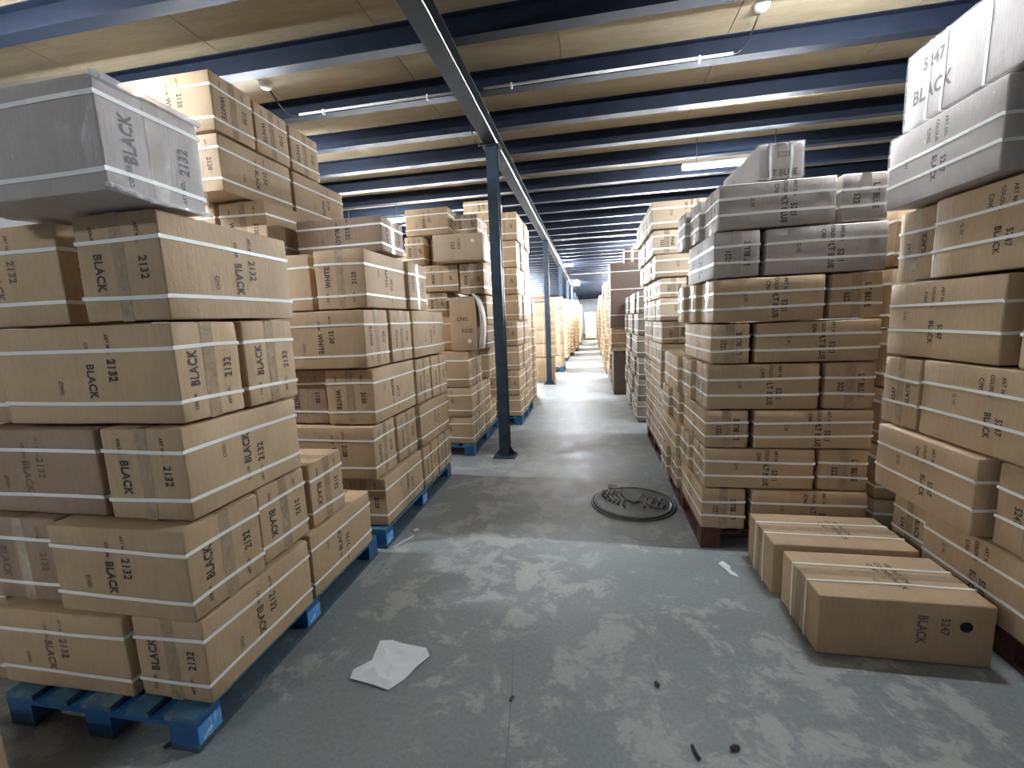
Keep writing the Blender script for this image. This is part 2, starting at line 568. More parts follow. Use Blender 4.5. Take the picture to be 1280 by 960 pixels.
pm = MB().box(-pw / 2 + 0.003, pw / 2 - 0.003, -pl / 2 + 0.003, pl / 2 - 0.003, Z_DECK, Z_DECK + 0.018).mesh('ceiling_board', M_deck)
ny = 0
y = YB + 0.19 + pl / 2
while y < YF:
    x = -0.2 - pw / 2 - 5 * pw + (0.0)
    while x < XR + 0.3:
        if x - pw / 2 > XL - 0.4 and x + pw / 2 < XR + 0.4 and y + pl / 2 < YF:
            o = obj('ceiling_board', pm, ceil, (x, y, random.uniform(-0.002, 0.0)))
        x += pw
    y += pl
# joists
def ibeam_x(mb, x0, x1, z0, z1, w_, tf=0.009, tw=0.008):
    mb.box(x0, x1, -w_ / 2, w_ / 2, z0, z0 + tf)
    mb.box(x0, x1, -w_ / 2, w_ / 2, z1 - tf, z1)
    mb.box(x0, x1, -tw / 2, tw / 2, z0 + tf, z1 - tf)
    return mb
jm = ibeam_x(MB(), XL, XR, Z_FL, Z_DECK, 0.10).mesh('ceiling_joist', M_purlin)
y = 3.31 - 0.745 * 11
k = 0
while y < YF - 0.3:
    o = obj('ceiling_joist', jm, None, (0, y, 0))
    struct(o)
    y += 0.745
# main beam along the aisle
mb = MB()
bx0, bx1, bz0, bz1 = -1.056, -0.926, 3.385, 3.55
mb.box(bx0, bx1, YB, YF, bz0, bz0 + 0.011).box(bx0, bx1, YB, YF, bz1 - 0.011, bz1).box(-0.996, -0.986, YB, YF, bz0 + 0.011, bz1 - 0.011)
beam = mb.build('main_beam', M_beam)
tag(beam, 'long dark steel main beam running along the aisle over the posts', 'beam')
beam['kind'] = 'structure'
mb = MB().tube([(-0.918, YB + 0.1, 3.392), (-0.918, YF - 0.1, 3.392)], 0.0055, 6)  # added tube that draws the lit flange edge as a bright line
tag(mb.build('conduit', M_metal_edge), 'thin bright line added as the lit lower edge of the main beam', 'conduit')
# posts
COLY = [-0.55, 4.78, 10.47, 15.6, 20.85, 25.9, 31.1, 36.4]
def hsec(mb, w_, z0, z1):
    t = 0.009
    mb.box(-w_ / 2, w_ / 2, -w_ / 2, -w_ / 2 + t, z0, z1)
    mb.box(-w_ / 2, w_ / 2, w_ / 2 - t, w_ / 2, z0, z1)
    mb.box(-0.004, 0.004, -w_ / 2 + t, w_ / 2 - t, z0, z1)
    return mb
sm = hsec(MB(), 0.115, 0.012, 3.373).mesh('shaft', M_column)
plm = MB().box(-0.13, 0.13, -0.11, 0.11, 0, 0.012).mesh('base_plate', M_column)
cap = MB().box(-0.09, 0.09, -0.08, 0.08, 3.373, 3.385).mesh('cap_plate', M_beam)
gus = MB().add([(0, -0.004, 0.012), (0.06, -0.004, 0.012), (0, -0.004, 0.1), (0, 0.004, 0.012), (0.06, 0.004, 0.012), (0, 0.004, 0.1)],
               [(0, 1, 2), (3, 5, 4), (0, 3, 4, 1), (1, 4, 5, 2), (2, 5, 3, 0)]).mesh('gusset', M_column)
boltm = MB().tube([(0, 0, 0.012), (0, 0, 0.03)], 0.009, 6).mesh('bolt', M_flange)
where = ['behind the camera', 'nearest in view, beside the third left stack', 'second in view', 'third in view', 'fourth in view', 'fifth in view', 'sixth in view', 'farthest along the aisle']
for i, yy in enumerate(COLY):
    if i == 0: continue
    r = empty('steel_post', (-0.99, yy, 0))
    tag(r, 'slate blue steel post under the beam, ' + where[i], 'post', 'steel posts under the main beam')
    obj('shaft', sm, r); obj('base_plate', plm, r); obj('cap_plate', cap, r)
    for sx in (-1, 1):
        obj('gusset', gus, r, (0.0575 * sx, 0.04, 0), (0, 0, 0 if sx > 0 else math.pi))
        for sy in (-1, 1): obj('bolt', boltm, r, (0.105 * sx, 0.085 * sy, 0))
# conduits fixed to joists, with clips
def conduit(x0, x1, yy, lab, zz=3.560):
    r = empty('conduit', (x0, yy, zz))
    tag(r, lab, 'conduit', 'white conduits clipped to the joists')
    MB().tube([(0, 0, 0), (x1 - x0, 0, 0)], 0.011, 8).build('pipe', M_pipe, r, True)
    n = max(2, int((x1 - x0) / 1.0))
    cm = None
    for k in range(n):
        xx = 0.25 + (x1 - x0 - 0.5) * k / (n - 1)
        if cm is None: cm = MB().box(-0.008, 0.008, -0.014, 0.02, -0.028, 0.014).mesh('clip', M_pipe)
        obj('clip', cm, r, (xx, 0, 0))
conduit(-2.66, -1.14, 3.985, 'white conduit on the joist left of the beam, near the left lamp rose')
conduit(-0.88, 1.14, 3.985, 'white conduit on the joist right of the beam, nearest in view')
conduit(-0.88, 2.6, 11.43, 'white conduit on the joist right of the beam, second in view')
conduit(-0.88, 2.6, 20.37, 'white conduit on the joist right of the beam, farthest in view')
# lamp roses with cables
def rose(x, y_, cx, cy, lab):
    r = empty('ceiling_rose', (x, y_, Z_DECK))
    tag(r, lab, 'junction box', 'round ceiling junction boxes')
    mb = MB()
    seg = 20
    prof = [(0.0, -0.045), (0.035, -0.045), (0.05, -0.03), (0.056, 0.0)]
    vs, fs = [], []
    for (rr, zz) in prof:
        for k in range(seg): vs.append((rr * math.cos(2 * math.pi * k / seg), rr * math.sin(2 * math.pi * k / seg), zz))
    for i in range(len(prof) - 1):
        for k in range(seg):
            fs.append((i * seg + k, i * seg + (k + 1) % seg, (i + 1) * seg + (k + 1) % seg, (i + 1) * seg + k))
    mb.add(vs, fs).build('round_box', M_white, r, True)
    pts = []
    for k in range(11):
        t = k / 10
        pts.append((t * (cx - x), 0.04 * (1 - t) + t * (cy - y_), -0.03 - 0.125 * t - 0.07 * math.sin(math.pi * t)))
    MB().tube(pts, 0.007, 6).build('cable', M_cable, r, True)
rose(-2.78, 3.72, -2.66, 3.985, 'round white junction box with black cable, left of the beam')
rose(1.24, 3.70, 1.14, 3.985, 'round white junction box with black cable, right of the beam')
mb = MB().tube([(-1.075, 4.30, 3.47), (-1.10, 4.36, 3.40), (-1.10, 4.47, 3.345), (-1.08, 4.60, 3.345), (-1.04, 4.68, 3.375)], 0.006, 6)
tag(mb.build('loose_cable', M_cable, None, True), 'loose cable loop hanging under the main beam by first post', 'cable')

# tube lamps
def tube_lamp(x0, ln, yy, z, lab, group, tm=None, tr=0.014):
    r = empty('tube_lamp', (x0 + ln / 2, yy, z))
    tag(r, lab, 'lamp', group)
    h = ln / 2
    MB().box(-h, h, -0.034, 0.034, 0.014, 0.05).build('housing', M_white, r)
    MB().tube([(-h + 0.02, 0, -0.006), (h - 0.02, 0, -0.006)], tr, 8).build('glass_tube', tm or M_tube, r, True)
    mb = MB().box(-h, -h + 0.02, -0.018, 0.018, -0.022, 0.014).box(h - 0.02, h, -0.018, 0.018, -0.022, 0.014)
    mb.build('end_cap', M_white, r)
    for sx in (-1, 1):
        MB().tube([(sx * h * 0.72, 0, 0.045), (sx * h * 0.72, 0, Z_DECK - z)], 0.005, 6).build('hanger', M_flange, r)
def nth(i): return ['first', 'second', 'third', 'fourth', 'fifth', 'sixth', 'seventh', 'eighth', 'ninth', 'tenth', 'eleventh', 'twelfth'][i]
for i, yy in enumerate(RIGHT_TUBES):
    lab = 'lit white tube lamp hanging over the right stacks, %s of its row from the camera' % nth(i)
    if i == 1: lab = 'bright white tube lamp above the 5221 stack, nearest lamp fully in view'
    tube_lamp(1.13 if yy < 14 else 0.85, 1.2, yy, 3.30 if yy < 14 else 3.0, lab, 'tube lamps over the right stacks', M_tube if yy < 10 else M_tube_far)
for i, yy in enumerate(LEFT_TUBES):
    tube_lamp(-4.15, 1.2, yy, 3.28, 'lit white tube lamp hanging over the left stacks, %s of its row from the camera' % nth(i), 'tube lamps over the left stacks', M_tube_dimmed if i == 0 else M_tube if yy < 10 else M_tube_far)
for i, (yy, xx) in enumerate(((15.7, -0.86), (24.6, -0.86))):
    tube_lamp(xx, 0.34, yy, 3.42, ('nearer' if i == 0 else 'farther') + ' small lamp beside the main beam', 'small lamps beside the main beam', M_tube_far, 0.02)

# ------------------------------------------------------------------ pallets
def pallet_meshes(wx, ly, paint_, top_):
    d = {}
    n = 5
    bw = [0.135, 0.10, 0.135, 0.10, 0.135]
    gap = (wx - sum(bw)) / 4
    tops = []
    x = 0
    for k in range(n):
        tops.append((x, x + bw[k])); x += bw[k] + gap
    d['tops'] = tops
    return d
def pallet(x0, y0, wx, ly, lab, group, paint_=None, top_=None, labels=False):
    paint_ = paint_ or M_blue; top_ = top_ or M_blue_worn
    r = empty('pallet', (x0, y0, 0))
    tag(r, lab, 'pallet', group)
    d = pallet_meshes(wx, ly, paint_, top_)
    for (a, b2) in d['tops']:
        MB().box(a, b2, 0, ly, 0.122, 0.144).build('top_board', top_, r)
    cm = MB().box(0, wx, 0, 0.11, 0.1, 0.122).mesh('cross_board', paint_)
    ys = [0.0, ly / 2 - 0.055, ly - 0.11]
    for yy in ys: obj('cross_board', cm, r, (0, yy, 0))
    bm_ = MB().box(0, 0.12, 0.0, 0.11, 0.022, 0.1).mesh('block', paint_)
    xs = [0.0, wx / 2 - 0.06, wx - 0.12]
    for xx in xs:
        for yy in ys: obj('block', bm_, r, (xx, yy, 0))
    bb = MB().box(0, 0.12, 0, ly, 0, 0.022).mesh('bottom_board', M_blue_dusty if paint_ is M_blue else paint_)
    for xx in xs: obj('bottom_board', bb, r, (xx, 0, 0))
    if labels:
        lm = MB().box(0, 0.003, 0, 0.10, 0, 0.07).mesh('pallet_label', M_label_blue)
        for yy in (0.005, ly / 2 - 0.05): obj('pallet_label', lm, r, (wx, yy, 0.028))
PB = 'blue pallets under the left stacks'
pallet(-2.36, 1.165, 0.90, 1.40, 'worn blue wooden pallet under the nearest left stack', PB, labels=True)
pallet(-2.33, 2.64, 0.90, 1.46, 'blue wooden pallet under the second left stack', PB, labels=True)
pallet(-2.20, 4.76, 0.84, 1.42, 'bright blue pallet under third left stack behind the second', PB)
pallet(-1.90, 6.28, 0.88, 1.30, 'blue pallet under fourth left stack, just behind the nearest post', PB)
PR = 'pallets under the right stacks'
pallet(0.71, 2.88, 0.96, 1.24, 'red-brown wooden pallet under the 5221 stack', PR, M_redwood, M_redwood)
pallet(0.72, 4.42, 0.98, 1.30, 'red-brown wooden pallet under the right stack behind the 5221 one', PR, M_redwood, M_redwood)
pallet(1.76, 1.30, 1.0, 1.50, 'shaded red-brown pallet under the nearest right stack', PR, M_redwood, M_redwood)

# ================================================================== cartons
# ---- left stack 1 (2132 / BLACK)
G1 = 'kraft cartons of the nearest left stack'
P1 = 'nearest left stack'
W1 = 'kraft carton printed BLACK 2132'
A_, B_ = '2132', 'BLACK'
rows = [
 (0, -2.42, -1.775, 1.205, 1.54, 0.150, 0.490, dict(fo='D', soft=1, label='dim kraft carton long side front on the worn blue pallet, nearest left stack')),
 (0, -1.755, -1.432, 1.225, 1.845, 0.150, 0.495, dict(fo='U', so='D', label='kraft carton on front right corner of the worn blue pallet, long side to aisle')),
 (0, -1.755, -1.437, 1.87, 2.485, 0.150, 0.500, dict(so='U', label='kraft carton at the far end of the worn blue pallet, its top half bare')),
 (0, -2.42, -1.775, 1.56, 1.88, 0.150, 0.490, dict(lod=1)),
 (0, -2.42, -1.775, 1.90, 2.22, 0.150, 0.490, dict(lod=1)),
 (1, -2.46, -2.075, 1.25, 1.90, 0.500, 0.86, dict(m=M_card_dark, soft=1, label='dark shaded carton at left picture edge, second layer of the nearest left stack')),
 (1, -2.045, -1.430, 1.205, 1.56, 0.505, 0.862, dict(fo='D', so='U', label='kraft carton long side front, second layer of nearest left stack, above the blue pallet corner')),
 (1, -2.05, -1.452, 1.585, 1.90, 0.505, 0.862, dict(so='D', label='kraft carton end out with heavy tape, second layer, middle of nearest left stack')),
 (1, -2.00, -1.452, 1.935, 2.235, 0.505, 0.855, dict(so='D', label='kraft carton with open lit top, standing alone at the back of the nearest left stack')),
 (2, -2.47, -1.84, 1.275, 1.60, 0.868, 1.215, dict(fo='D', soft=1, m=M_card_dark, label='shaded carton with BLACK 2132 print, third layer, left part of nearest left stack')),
 (2, -1.803, -1.442, 1.265, 1.885, 0.868, 1.222, dict(fo='D', so='U', label='kraft carton jutting forward in third layer of nearest left stack')),
 (3, -2.95, -2.30, 1.33, 1.66, 1.225, 1.58, dict(lod=1)),
 (3, -2.265, -1.448, 1.295, 1.585, 1.228, 1.60, dict(fo='D', so='U', c=0.15, label='long kraft carton in fourth layer of nearest left stack, front, widest face toward camera')),
 (3, -2.05, -1.446, 1.605, 1.925, 1.228, 1.60, dict(so='U', label='kraft carton end out in fourth layer of nearest left stack, beside the long one')),
 (4, -2.56, -1.935, 1.33, 1.66, 1.606, 1.985, dict(fo='D', soft=1, c=0.1, label='kraft carton under the film-wrapped one, left of the dark gap')),
 (4, -1.815, -1.446, 1.305, 1.95, 1.606, 1.985, dict(fo='D', so='D', label='kraft carton under the wrapped one, right of the dark gap in nearest left stack')),
]
stack(rows, P1, G1, 'right', W1, 2, A_, B_)
rows = [(k, -3.2, -2.58, 1.34, 1.70, 0.0 + 0.36 * k, 0.352 + 0.36 * k) for k in range(3)] + [(k, -3.2, -2.58, 1.73, 2.09, 0.36 * k, 0.352 + 0.36 * k) for k in range(4)]  # unseen row added to keep the left lamp off the floor
stack(rows, 'row left of the nearest left stack', G1, 'right', 'added light-blocking carton', 1)
wrapped = carton(-2.09, -1.425, 1.14, 1.50, 1.992, 2.325, 'film-wrapped greyish carton printed BLACK 2132 on top of the nearest left stack', G1, 'right',
       prints=pr_end('right', '2132', 'BLACK', 'U', 0, 1, 0.044) + [('front', 'BLACK', -0.55, 0, 0.044, 'D', 1)],
       straps=(-0.62, 0.66), m=M_card_wrap, film=True, yaw=0.5, amp=0.012)
def fold(pts, r_, seed):
    rnd = random.Random(seed)
    out = []
    for i in range(len(pts) - 1):
        a, b2 = Vector(pts[i]), Vector(pts[i + 1])
        n = 9
        for k in range(n + (i == len(pts) - 2)):
            p = a.lerp(b2, k / n)
            out.append(p + Vector((rnd.uniform(-1, 1), rnd.uniform(-1, 1), rnd.uniform(-1, 1))) * 0.003)
    MB().tube(out, r_, 7).build('film_fold', M_fold, wrapped, False)
fold([(0.325, -0.178, 0.333), (0.336, -0.14, 0.333), (0.336, 0.180, 0.331)], 0.011, 1)
fold([(0.336, -0.185, 0.02), (0.338, -0.05, 0.004), (0.339, 0.185, 0.004)], 0.008, 2)
# corner of a carton at the lower left edge of the picture
carton(-2.52, -1.925, 0.55, 0.925, 0.0, 0.30, 'kraft carton on the floor at the lower left picture corner', G1, 'right', straps=(-0.2,), prints=())

# ---- left stack 2 (2120 / WHITE)
G2 = 'kraft cartons of the second left stack'
P2 = 'second left stack'
rows = [
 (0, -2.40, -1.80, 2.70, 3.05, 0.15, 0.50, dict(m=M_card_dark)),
 (0, -1.765, -1.425, 2.68, 3.37, 0.15, 0.50, dict(so='U')),
 (0, -2.05, -1.425, 3.40, 3.755, 0.15, 0.50, dict(so='D')),
 (0, -2.05, -1.425, 3.785, 4.14, 0.15, 0.50, dict(so='D')),
 (1, -2.12, -1.45, 2.625, 2.955, 0.51, 0.885, dict(fo='D', so='D')),
 (1, -2.08, -1.455, 3.01, 3.37, 0.51, 0.875, dict(so='D')),
 (1, -1.80, -1.425, 3.395, 4.13, 0.51, 0.875, dict(so='U')),
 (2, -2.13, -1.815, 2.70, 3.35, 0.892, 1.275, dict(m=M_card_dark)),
 (2, -1.795, -1.440, 2.665, 3.365, 0.892, 1.275, dict(fo='D', so='U')),
 (2, -2.08, -1.435, 3.395, 3.725, 0.885, 1.268, dict(so='D')),
 (2, -2.08, -1.425, 3.745, 4.13, 0.885, 1.268, dict(so='D', yaw=-1.2)),
 (3, -2.14, -1.445, 2.63, 2.965, 1.282, 1.672, dict(fo='D', so='U')),
 (3, -2.12, -1.435, 2.99, 3.355, 1.282, 1.672, dict(so='D')),
 (3, -1.80, -1.43, 3.38, 4.15, 1.280, 1.672, dict(so='D')),
 (4, -2.48, -1.862, 2.72, 3.06, 1.68, 2.06, dict(prints=[('front', '2120', 0.3, 0.0, 0.04, 'D')])),
 (4, -1.80, -1.440, 2.68, 3.325, 1.68, 2.065, dict(fo='U', so='U')),
 (4, -2.06, -1.425, 3.36, 3.735, 1.68, 2.065, dict(so='U')),
 (5, -2.95, -2.565, 2.75, 3.40, 2.07, 2.45, dict()),
 (5, -2.535, -2.17, 2.75, 3.50, 2.07, 2.445, dict(fo='D', so='D')),
 (5, -2.08, -1.425, 2.935, 3.31, 2.08, 2.325, dict(m=M_card_dark, col='BLACK', num='2132', fo='D', so='D')),
 (5, -2.53, -2.17, 3.53, 4.10, 2.07, 2.445, dict()),
 (6, -2.66, -2.30, 2.56, 3.245, 2.458, 2.81, dict(fo='D', so='D', col='BLACK')),
 (6, -2.66, -2.30, 3.28, 3.98, 2.458, 2.81, dict(so='D')),
 (7, -2.98, -2.295, 2.55, 2.895, 2.82, 3.175, dict(fo='D', so='D')),
 (7, -2.95, -2.300, 2.92, 3.265, 2.82, 3.165, dict(so='D')),
 (7, -2.95, -2.305, 3.295, 3.66, 2.82, 3.155, dict(so='D')),
]
stack(rows, P2, G2, 'right', 'kraft carton printed 2120', 2, '2120', 'WHITE')
# hidden bearers of the upper part: the second row of the same stack
rows = [(k, -3.15, -2.52, 2.76, 3.1, 0.15 + k * 0.38, 0.15 + k * 0.38 + 0.365) for k in range(1, 5)]
rows += [(k, -3.15, -2.52, 3.15, 3.5, 0.15 + k * 0.38, 0.15 + k * 0.38 + 0.365) for k in range(1, 5)]
stack(rows, 'inner row of second left stack', G2, 'right', 'added light-blocking carton', 1)

# ---- left stack 3
G3 = 'kraft cartons of the third left stack'
rows = [
 (0, -2.05, -1.365, 4.77, 5.10, 0.148, 0.465, {}), (0, -2.0, -1.37, 5.12, 5.42, 0.148, 0.465, {}), (0, -2.0, -1.36, 5.44, 5.76, 0.148, 0.465, {}), (0, -2.0, -1.37, 5.78, 6.08, 0.148, 0.465, {}),
 (1, -1.98, -1.36, 4.76, 5.45, 0.472, 0.81, {}), (1, -2.0, -1.37, 5.48, 5.80, 0.472, 0.81, {}),
 (2, -1.98, -1.375, 4.77, 5.10, 0.82, 1.235, {}), (2, -2.0, -1.38, 5.13, 5.40, 0.82, 1.235, {}), (2, -2.0, -1.33, 5.60, 6.05, 0.82, 1.22, {}),
 (3, -2.25, -1.60, 4.95, 5.30, 1.245, 1.66, {}),
 (3, -1.50, -1.22, 5.15, 5.75, 1.24, 1.52, dict(m=M_card_dark)),
 (4, -1.88, -1.645, 4.93, 5.50, 1.668, 1.92, {}),
 (4, -1.475, -1.19, 5.05, 5.65, 1.53, 1.872, {}),
 (5, -1.88, -1.478, 4.90, 5.55, 1.93, 2.23, {}), (5, -1.46, -1.175, 4.90, 5.52, 1.88, 2.225, {}),
 (5, -2.25, -1.90, 4.95, 5.60, 1.93, 2.23, {}),
 (6, -2.10, -1.865, 4.90, 5.50, 2.24, 2.56, {}), (6, -1.845, -1.55, 5.05, 5.60, 2.24, 2.56, {}), (6, -1.53, -1.22, 5.05, 5.6, 2.24, 2.555, {}),
 (7, -2.075, -1.56, 4.90, 5.25, 2.568, 2.865, {}), (7, -1.50, -1.235, 4.95, 5.45, 2.565, 2.77, {}),
]
stack(rows, 'third left stack', G3, 'right', 'kraft carton', 1, '107', 'ROSE')
def disc(face_y, x, z, r_, m_):
    def f(root, h, seed, amp):
        mb = MB(); seg = 18
        vs = [(x, -h[1] - 0.0035, h[2] + z)] + [(x + r_ * math.cos(2 * math.pi * k / seg), -h[1] - 0.0035, h[2] + z + r_ * math.sin(2 * math.pi * k / seg)) for k in range(seg)]
        mb.add(vs, [(0, 1 + k, 1 + (k + 1) % seg) for k in range(seg)])
        mb.build('round_sticker', m_, root)
    return f
carton(-1.70, -1.13, 4.72, 5.02, 2.238, 2.525, 'greyish carton jutting out near the post top, small white sticker on its face', G3, 'right', yaw=0.8, tilt=(0, 1.0), lod=1,
       straps=(), m=M_card_pale, prints=[('front', 'C/NO.', 0.05, 0.2, 0.04, 'D', 1), ('front', '107', -0.2, 0.1, 0.05, 'D', 1)], extra=disc(0, 0.17, 0.06, 0.02, M_spot))
def openflap(root, h, seed, amp):
    disc(0, 0.07, -0.19, 0.022, M_spot)(root, h, seed, amp)
    # bulging side board and raised lid
    n = 8; vs, fs = [], []
    for k in range(n + 1):
        t = k / n
        xx = h[0] + 0.012 + 0.035 * math.sin(math.pi * min(1, t * 1.1)) - (0.05 * max(0, t - 0.85) / 0.15)
        zz = 0.01 + (2 * h[2] + 0.03) * t
        for (dx, yy) in ((0, -h[1]), (0, h[1] * 0.9), (0.012, h[1] * 0.9), (0.012, -h[1])): vs.append((xx + dx, yy, zz))
    for k in range(n):
        for c_ in range(4): fs.append((k * 4 + c_, k * 4 + (c_ + 1) % 4, k * 4 + 4 + (c_ + 1) % 4, k * 4 + 4 + c_))
    fs.append((0, 1, 2, 3)[::-1]); fs.append(tuple(n * 4 + c_ for c_ in range(4)))
    MB().add(vs, fs).build('bulging_side_flap', M_flap, root, True)
    z = 2 * h[2]
    MB().add([(-h[0] - 0.06, -h[1], z - 0.03), (h[0], -h[1], z + 0.002), (h[0], h[1], z + 0.02), (-h[0] - 0.02, h[1], z + 0.02),
              (-h[0] - 0.06, -h[1], z - 0.022), (h[0], -h[1], z + 0.01), (h[0], h[1], z + 0.028), (-h[0] - 0.02, h[1], z + 0.028)],
             [(0, 3, 2, 1), (4, 5, 6, 7), (0, 1, 5, 4), (1, 2, 6, 5), (2, 3, 7, 6), (3, 0, 4, 7)]).build('lid_flap', M_flap, root)
carton(-1.565, -1.255, 4.76, 5.02, 1.245, 1.84, 'upright open brown carton with a bulging pale flap, left of the nearest post', G3, 'right', straps=(), lod=1, tape=None,
       m=M_card_dark if False else M_card, prints=[('front', 'C/NO.', 0.0, 0.2, 0.045, 'H', 1), ('front', 'ROSE', 0.3, -0.25, 0.05, 'H', 1)], extra=openflap)

# ---- left stack 4 (behind the post)
G4 = 'kraft cartons of the fourth left stack'
zz = [0.148, 0.47, 0.84, 1.20, 1.57, 1.945, 2.32, 2.695, 3.08]
rows = []
for k in range(8):
    z0, z1 = zz[k], zz[k + 1] - 0.008
    dx = (0.0, -0.02, 0.0, -0.03, 0.02, 0.0, 0.01, 0.02)[k]
    if k % 2 == 0:
        rows += [(k, -1.68, -1.02 + dx, 6.25, 6.58, z0, z1), (k, -1.68, -1.00 + dx, 6.60, 6.92, z0, z1), (k, -1.70, -1.02 + dx, 6.94, 7.55, z0, z1)]
    else:
        rows += [(k, -1.36, -1.01 + dx, 6.24, 6.90, z0, z1), (k, -1.74, -1.38, 6.26, 6.90, z0, z1), (k, -1.70, -1.00 + dx, 6.93, 7.28, z0, z1), (k, -1.70, -1.02 + dx, 7.30, 7.62, z0, z1)]
rows += [(8, -1.78, -1.27, 6.35, 6.70, 3.085, 3.29)]
stack(rows, 'fourth left stack', G4, 'right', 'kraft carton', 1, '107', 'ROSE')
rows = []
for k in range(6):
    z0 = 0.0 + k * 0.33
    rows += [(k, -1.75, -1.10 - 0.01 * (k % 2), 7.78, 8.12, z0, z0 + 0.322), (k, -1.75, -1.12, 8.15, 8.50, z0, z0 + 0.322), (k, -1.75, -1.10, 8.53, 8.88, z0, z0 + 0.322)]
stack(rows, 'low left stack between the first two posts', 'kraft cartons between the first two posts', 'right', 'kraft carton', 1)

# ---- left stack 5 (yellow straps), by the second post
rows = []
for k in range(4):
    z0 = 0.62 + k * 0.345
    rows += [(k, -1.50, -1.06, 11.0, 11.5, z0, z0 + 0.338, dict(what='small carton with yellow straps', saxis=0, straps=(-0.5, 0.5), strap_mat=M_strap_y, m=M_card_pale, tape=None)),
             (k, -1.04, -0.86, 11.05, 11.6, z0, z0 + 0.338, dict(what='narrow carton with yellow straps', strap_mat=M_strap_y, m=M_card_pale, tape=None))]
rows += [(4, -1.45, -1.08, 11.0, 11.5, 2.0, 2.22, dict(m=M_card_dark))]
stack(rows, 'stack left of the second post', 'yellow-strapped cartons by the second post', 'right', 'carton', 1)
carton(-1.45, -0.90, 10.85, 11.35, 0.0, 0.61, 'large plain brown carton on the floor by the second post', 'yellow-strapped cartons by the second post', lod=1, straps=())
rows = []
for k in range(6):
    z0 = 0.15 + k * 0.345
    rows += [(k, -1.2, -0.78, 12.9, 13.3, z0, z0 + 0.338, dict(strap_mat=M_strap_y, saxis=0, straps=(-0.5, 0.5), m=M_card_pale, tape=None)),
             (k, -1.2, -0.80, 13.33, 13.75, z0, z0 + 0.338, dict(strap_mat=M_strap_y, m=M_card_pale, tape=None))]
stack(rows, 'stack right of the second post', 'yellow-strapped cartons right of the second post', 'right', 'pale carton with yellow straps', 1)
pallet(-1.62, 12.88, 0.85, 1.0, 'dark pallet under yellow-strapped stack right of the second post', 'far dark pallets', M_blue, M_blue)

# ---- nearest right stack (5247 / BLACK)
G5 = 'kraft cartons of the nearest right stack'
rows = [
 (0, 1.765, 2.4, 2.53, 2.80, 0.15, 0.485, {}),
 (0, 1.725, 2.05, 1.86, 2.50, 0.15, 0.495, dict(label='kraft carton low in nearest right stack behind the floor cartons, long side to aisle')),
 (0, 1.725, 2.05, 1.20, 1.83, 0.15, 0.495, {}),
 (1, 1.665, 2.0, 2.15, 2.825, 0.505, 0.872, dict(label='kraft carton in second layer of nearest right stack, just above the floor cartons')),
 (1, 1.72, 2.35, 1.80, 2.115, 0.505, 0.872, dict(so='D', label='kraft carton end out with BLACK reading down, second layer of nearest right stack')),
 (1, 1.72, 2.05, 1.15, 1.77, 0.505, 0.872, {}),
 (2, 1.705, 2.35, 2.595, 2.875, 0.88, 1.262, dict(so='U', label='kraft carton end out beside the dark gap, third layer of nearest right stack')),
 (2, 1.705, 2.05, 1.90, 2.575, 0.88, 1.270, dict(label='kraft carton long side to aisle, third layer of nearest right stack')),
 (3, 1.705, 2.05, 2.17, 2.875, 1.275, 1.668, dict(label='kraft carton with three lines of print before a dark gap, fourth layer, nearest right stack')),
 (3, 1.705, 2.05, 1.42, 2.08, 1.275, 1.668, dict(label='kraft carton at right picture edge beyond the dark gap, fourth layer, nearest right stack')),
 (4, 1.725, 2.35, 2.61, 2.875, 1.678, 2.055, dict(so='U')),
 (4, 1.700, 2.05, 1.90, 2.585, 1.678, 2.055, dict(label='kraft carton long side to aisle, fifth layer of nearest right stack')),
 (5, 1.620, 1.98, 2.15, 2.835, 2.065, 2.432, dict(film=True, m=M_card_wrap, straps=(-0.35, 0.2), label='pale film-wrapped carton overhanging the aisle, sixth layer of nearest right stack')),
]
stack(rows, 'nearest right stack', G5, 'left', 'kraft carton printed 5247', 2, '5247', 'BLACK', 2, straps=(-0.3, 0.4))
carton(1.64, 2.1, 1.98, 2.775, 2.450, 2.805, 'pale film-wrapped carton with upright straps, top of the nearest right stack', G5, 'left',
       prints=[('left', '5247', -0.55, 0.5, 0.06, 'H'), ('left', 'BLACK', -0.55, -0.25, 0.07, 'H')], saxis=1, straps=(-0.2, 0.38, 0.62), m=M_card_wrap, film=True)
rows = [(k, 1.74, 2.35, 2.93, 3.26, 0.0 + k * 0.355, k * 0.355 + 0.347) for k in range(6)]
stack(rows, 'row behind the nearest right stack', 'cartons in the gap between the right stacks', 'left', 'kraft carton', 1)

# two cartons on the floor
GF = 'kraft cartons lying on the floor before the 5221 stack'
def blk(root, h, seed, amp):
    disc(0, 0.225, 0.045, 0.024, M_disc)(root, h, seed, amp)
tp = lambda c: [('top', 'ART NO. 5247', c + 0.12, 0.1, 0.026, 'D'), ('top', 'COLOUR: BLACK', c, 0.0, 0.026, 'D'), ('top', 'C/NO.', c - 0.12, 0.3, 0.026, 'D'), ('top', 'G.W.', c - 0.25, -0.3, 0.022, 'D', 1)]
carton(0.99, 1.665, 1.97, 2.36, 0.0, 0.29, 'nearer floor carton with black round sticker, two straps over its top', GF, 'left',
       prints=tp(0.15) + [('front', '5247', 0.45, 0.25, 0.035, 'D', 1), ('front', 'BLACK', 0.2, 0.1, 0.04, 'D', 1)], saxis=1, straps=(-0.38, 0.33), tape='auto', extra=blk, yaw=-0.5)
carton(0.965, 1.655, 2.40, 2.79, 0.0, 0.30, 'farther floor carton against the foot of the 5221 stack, straps over its top', GF, 'left',
       prints=tp(0.15), saxis=1, straps=(-0.35, 0.35), yaw=-0.8)

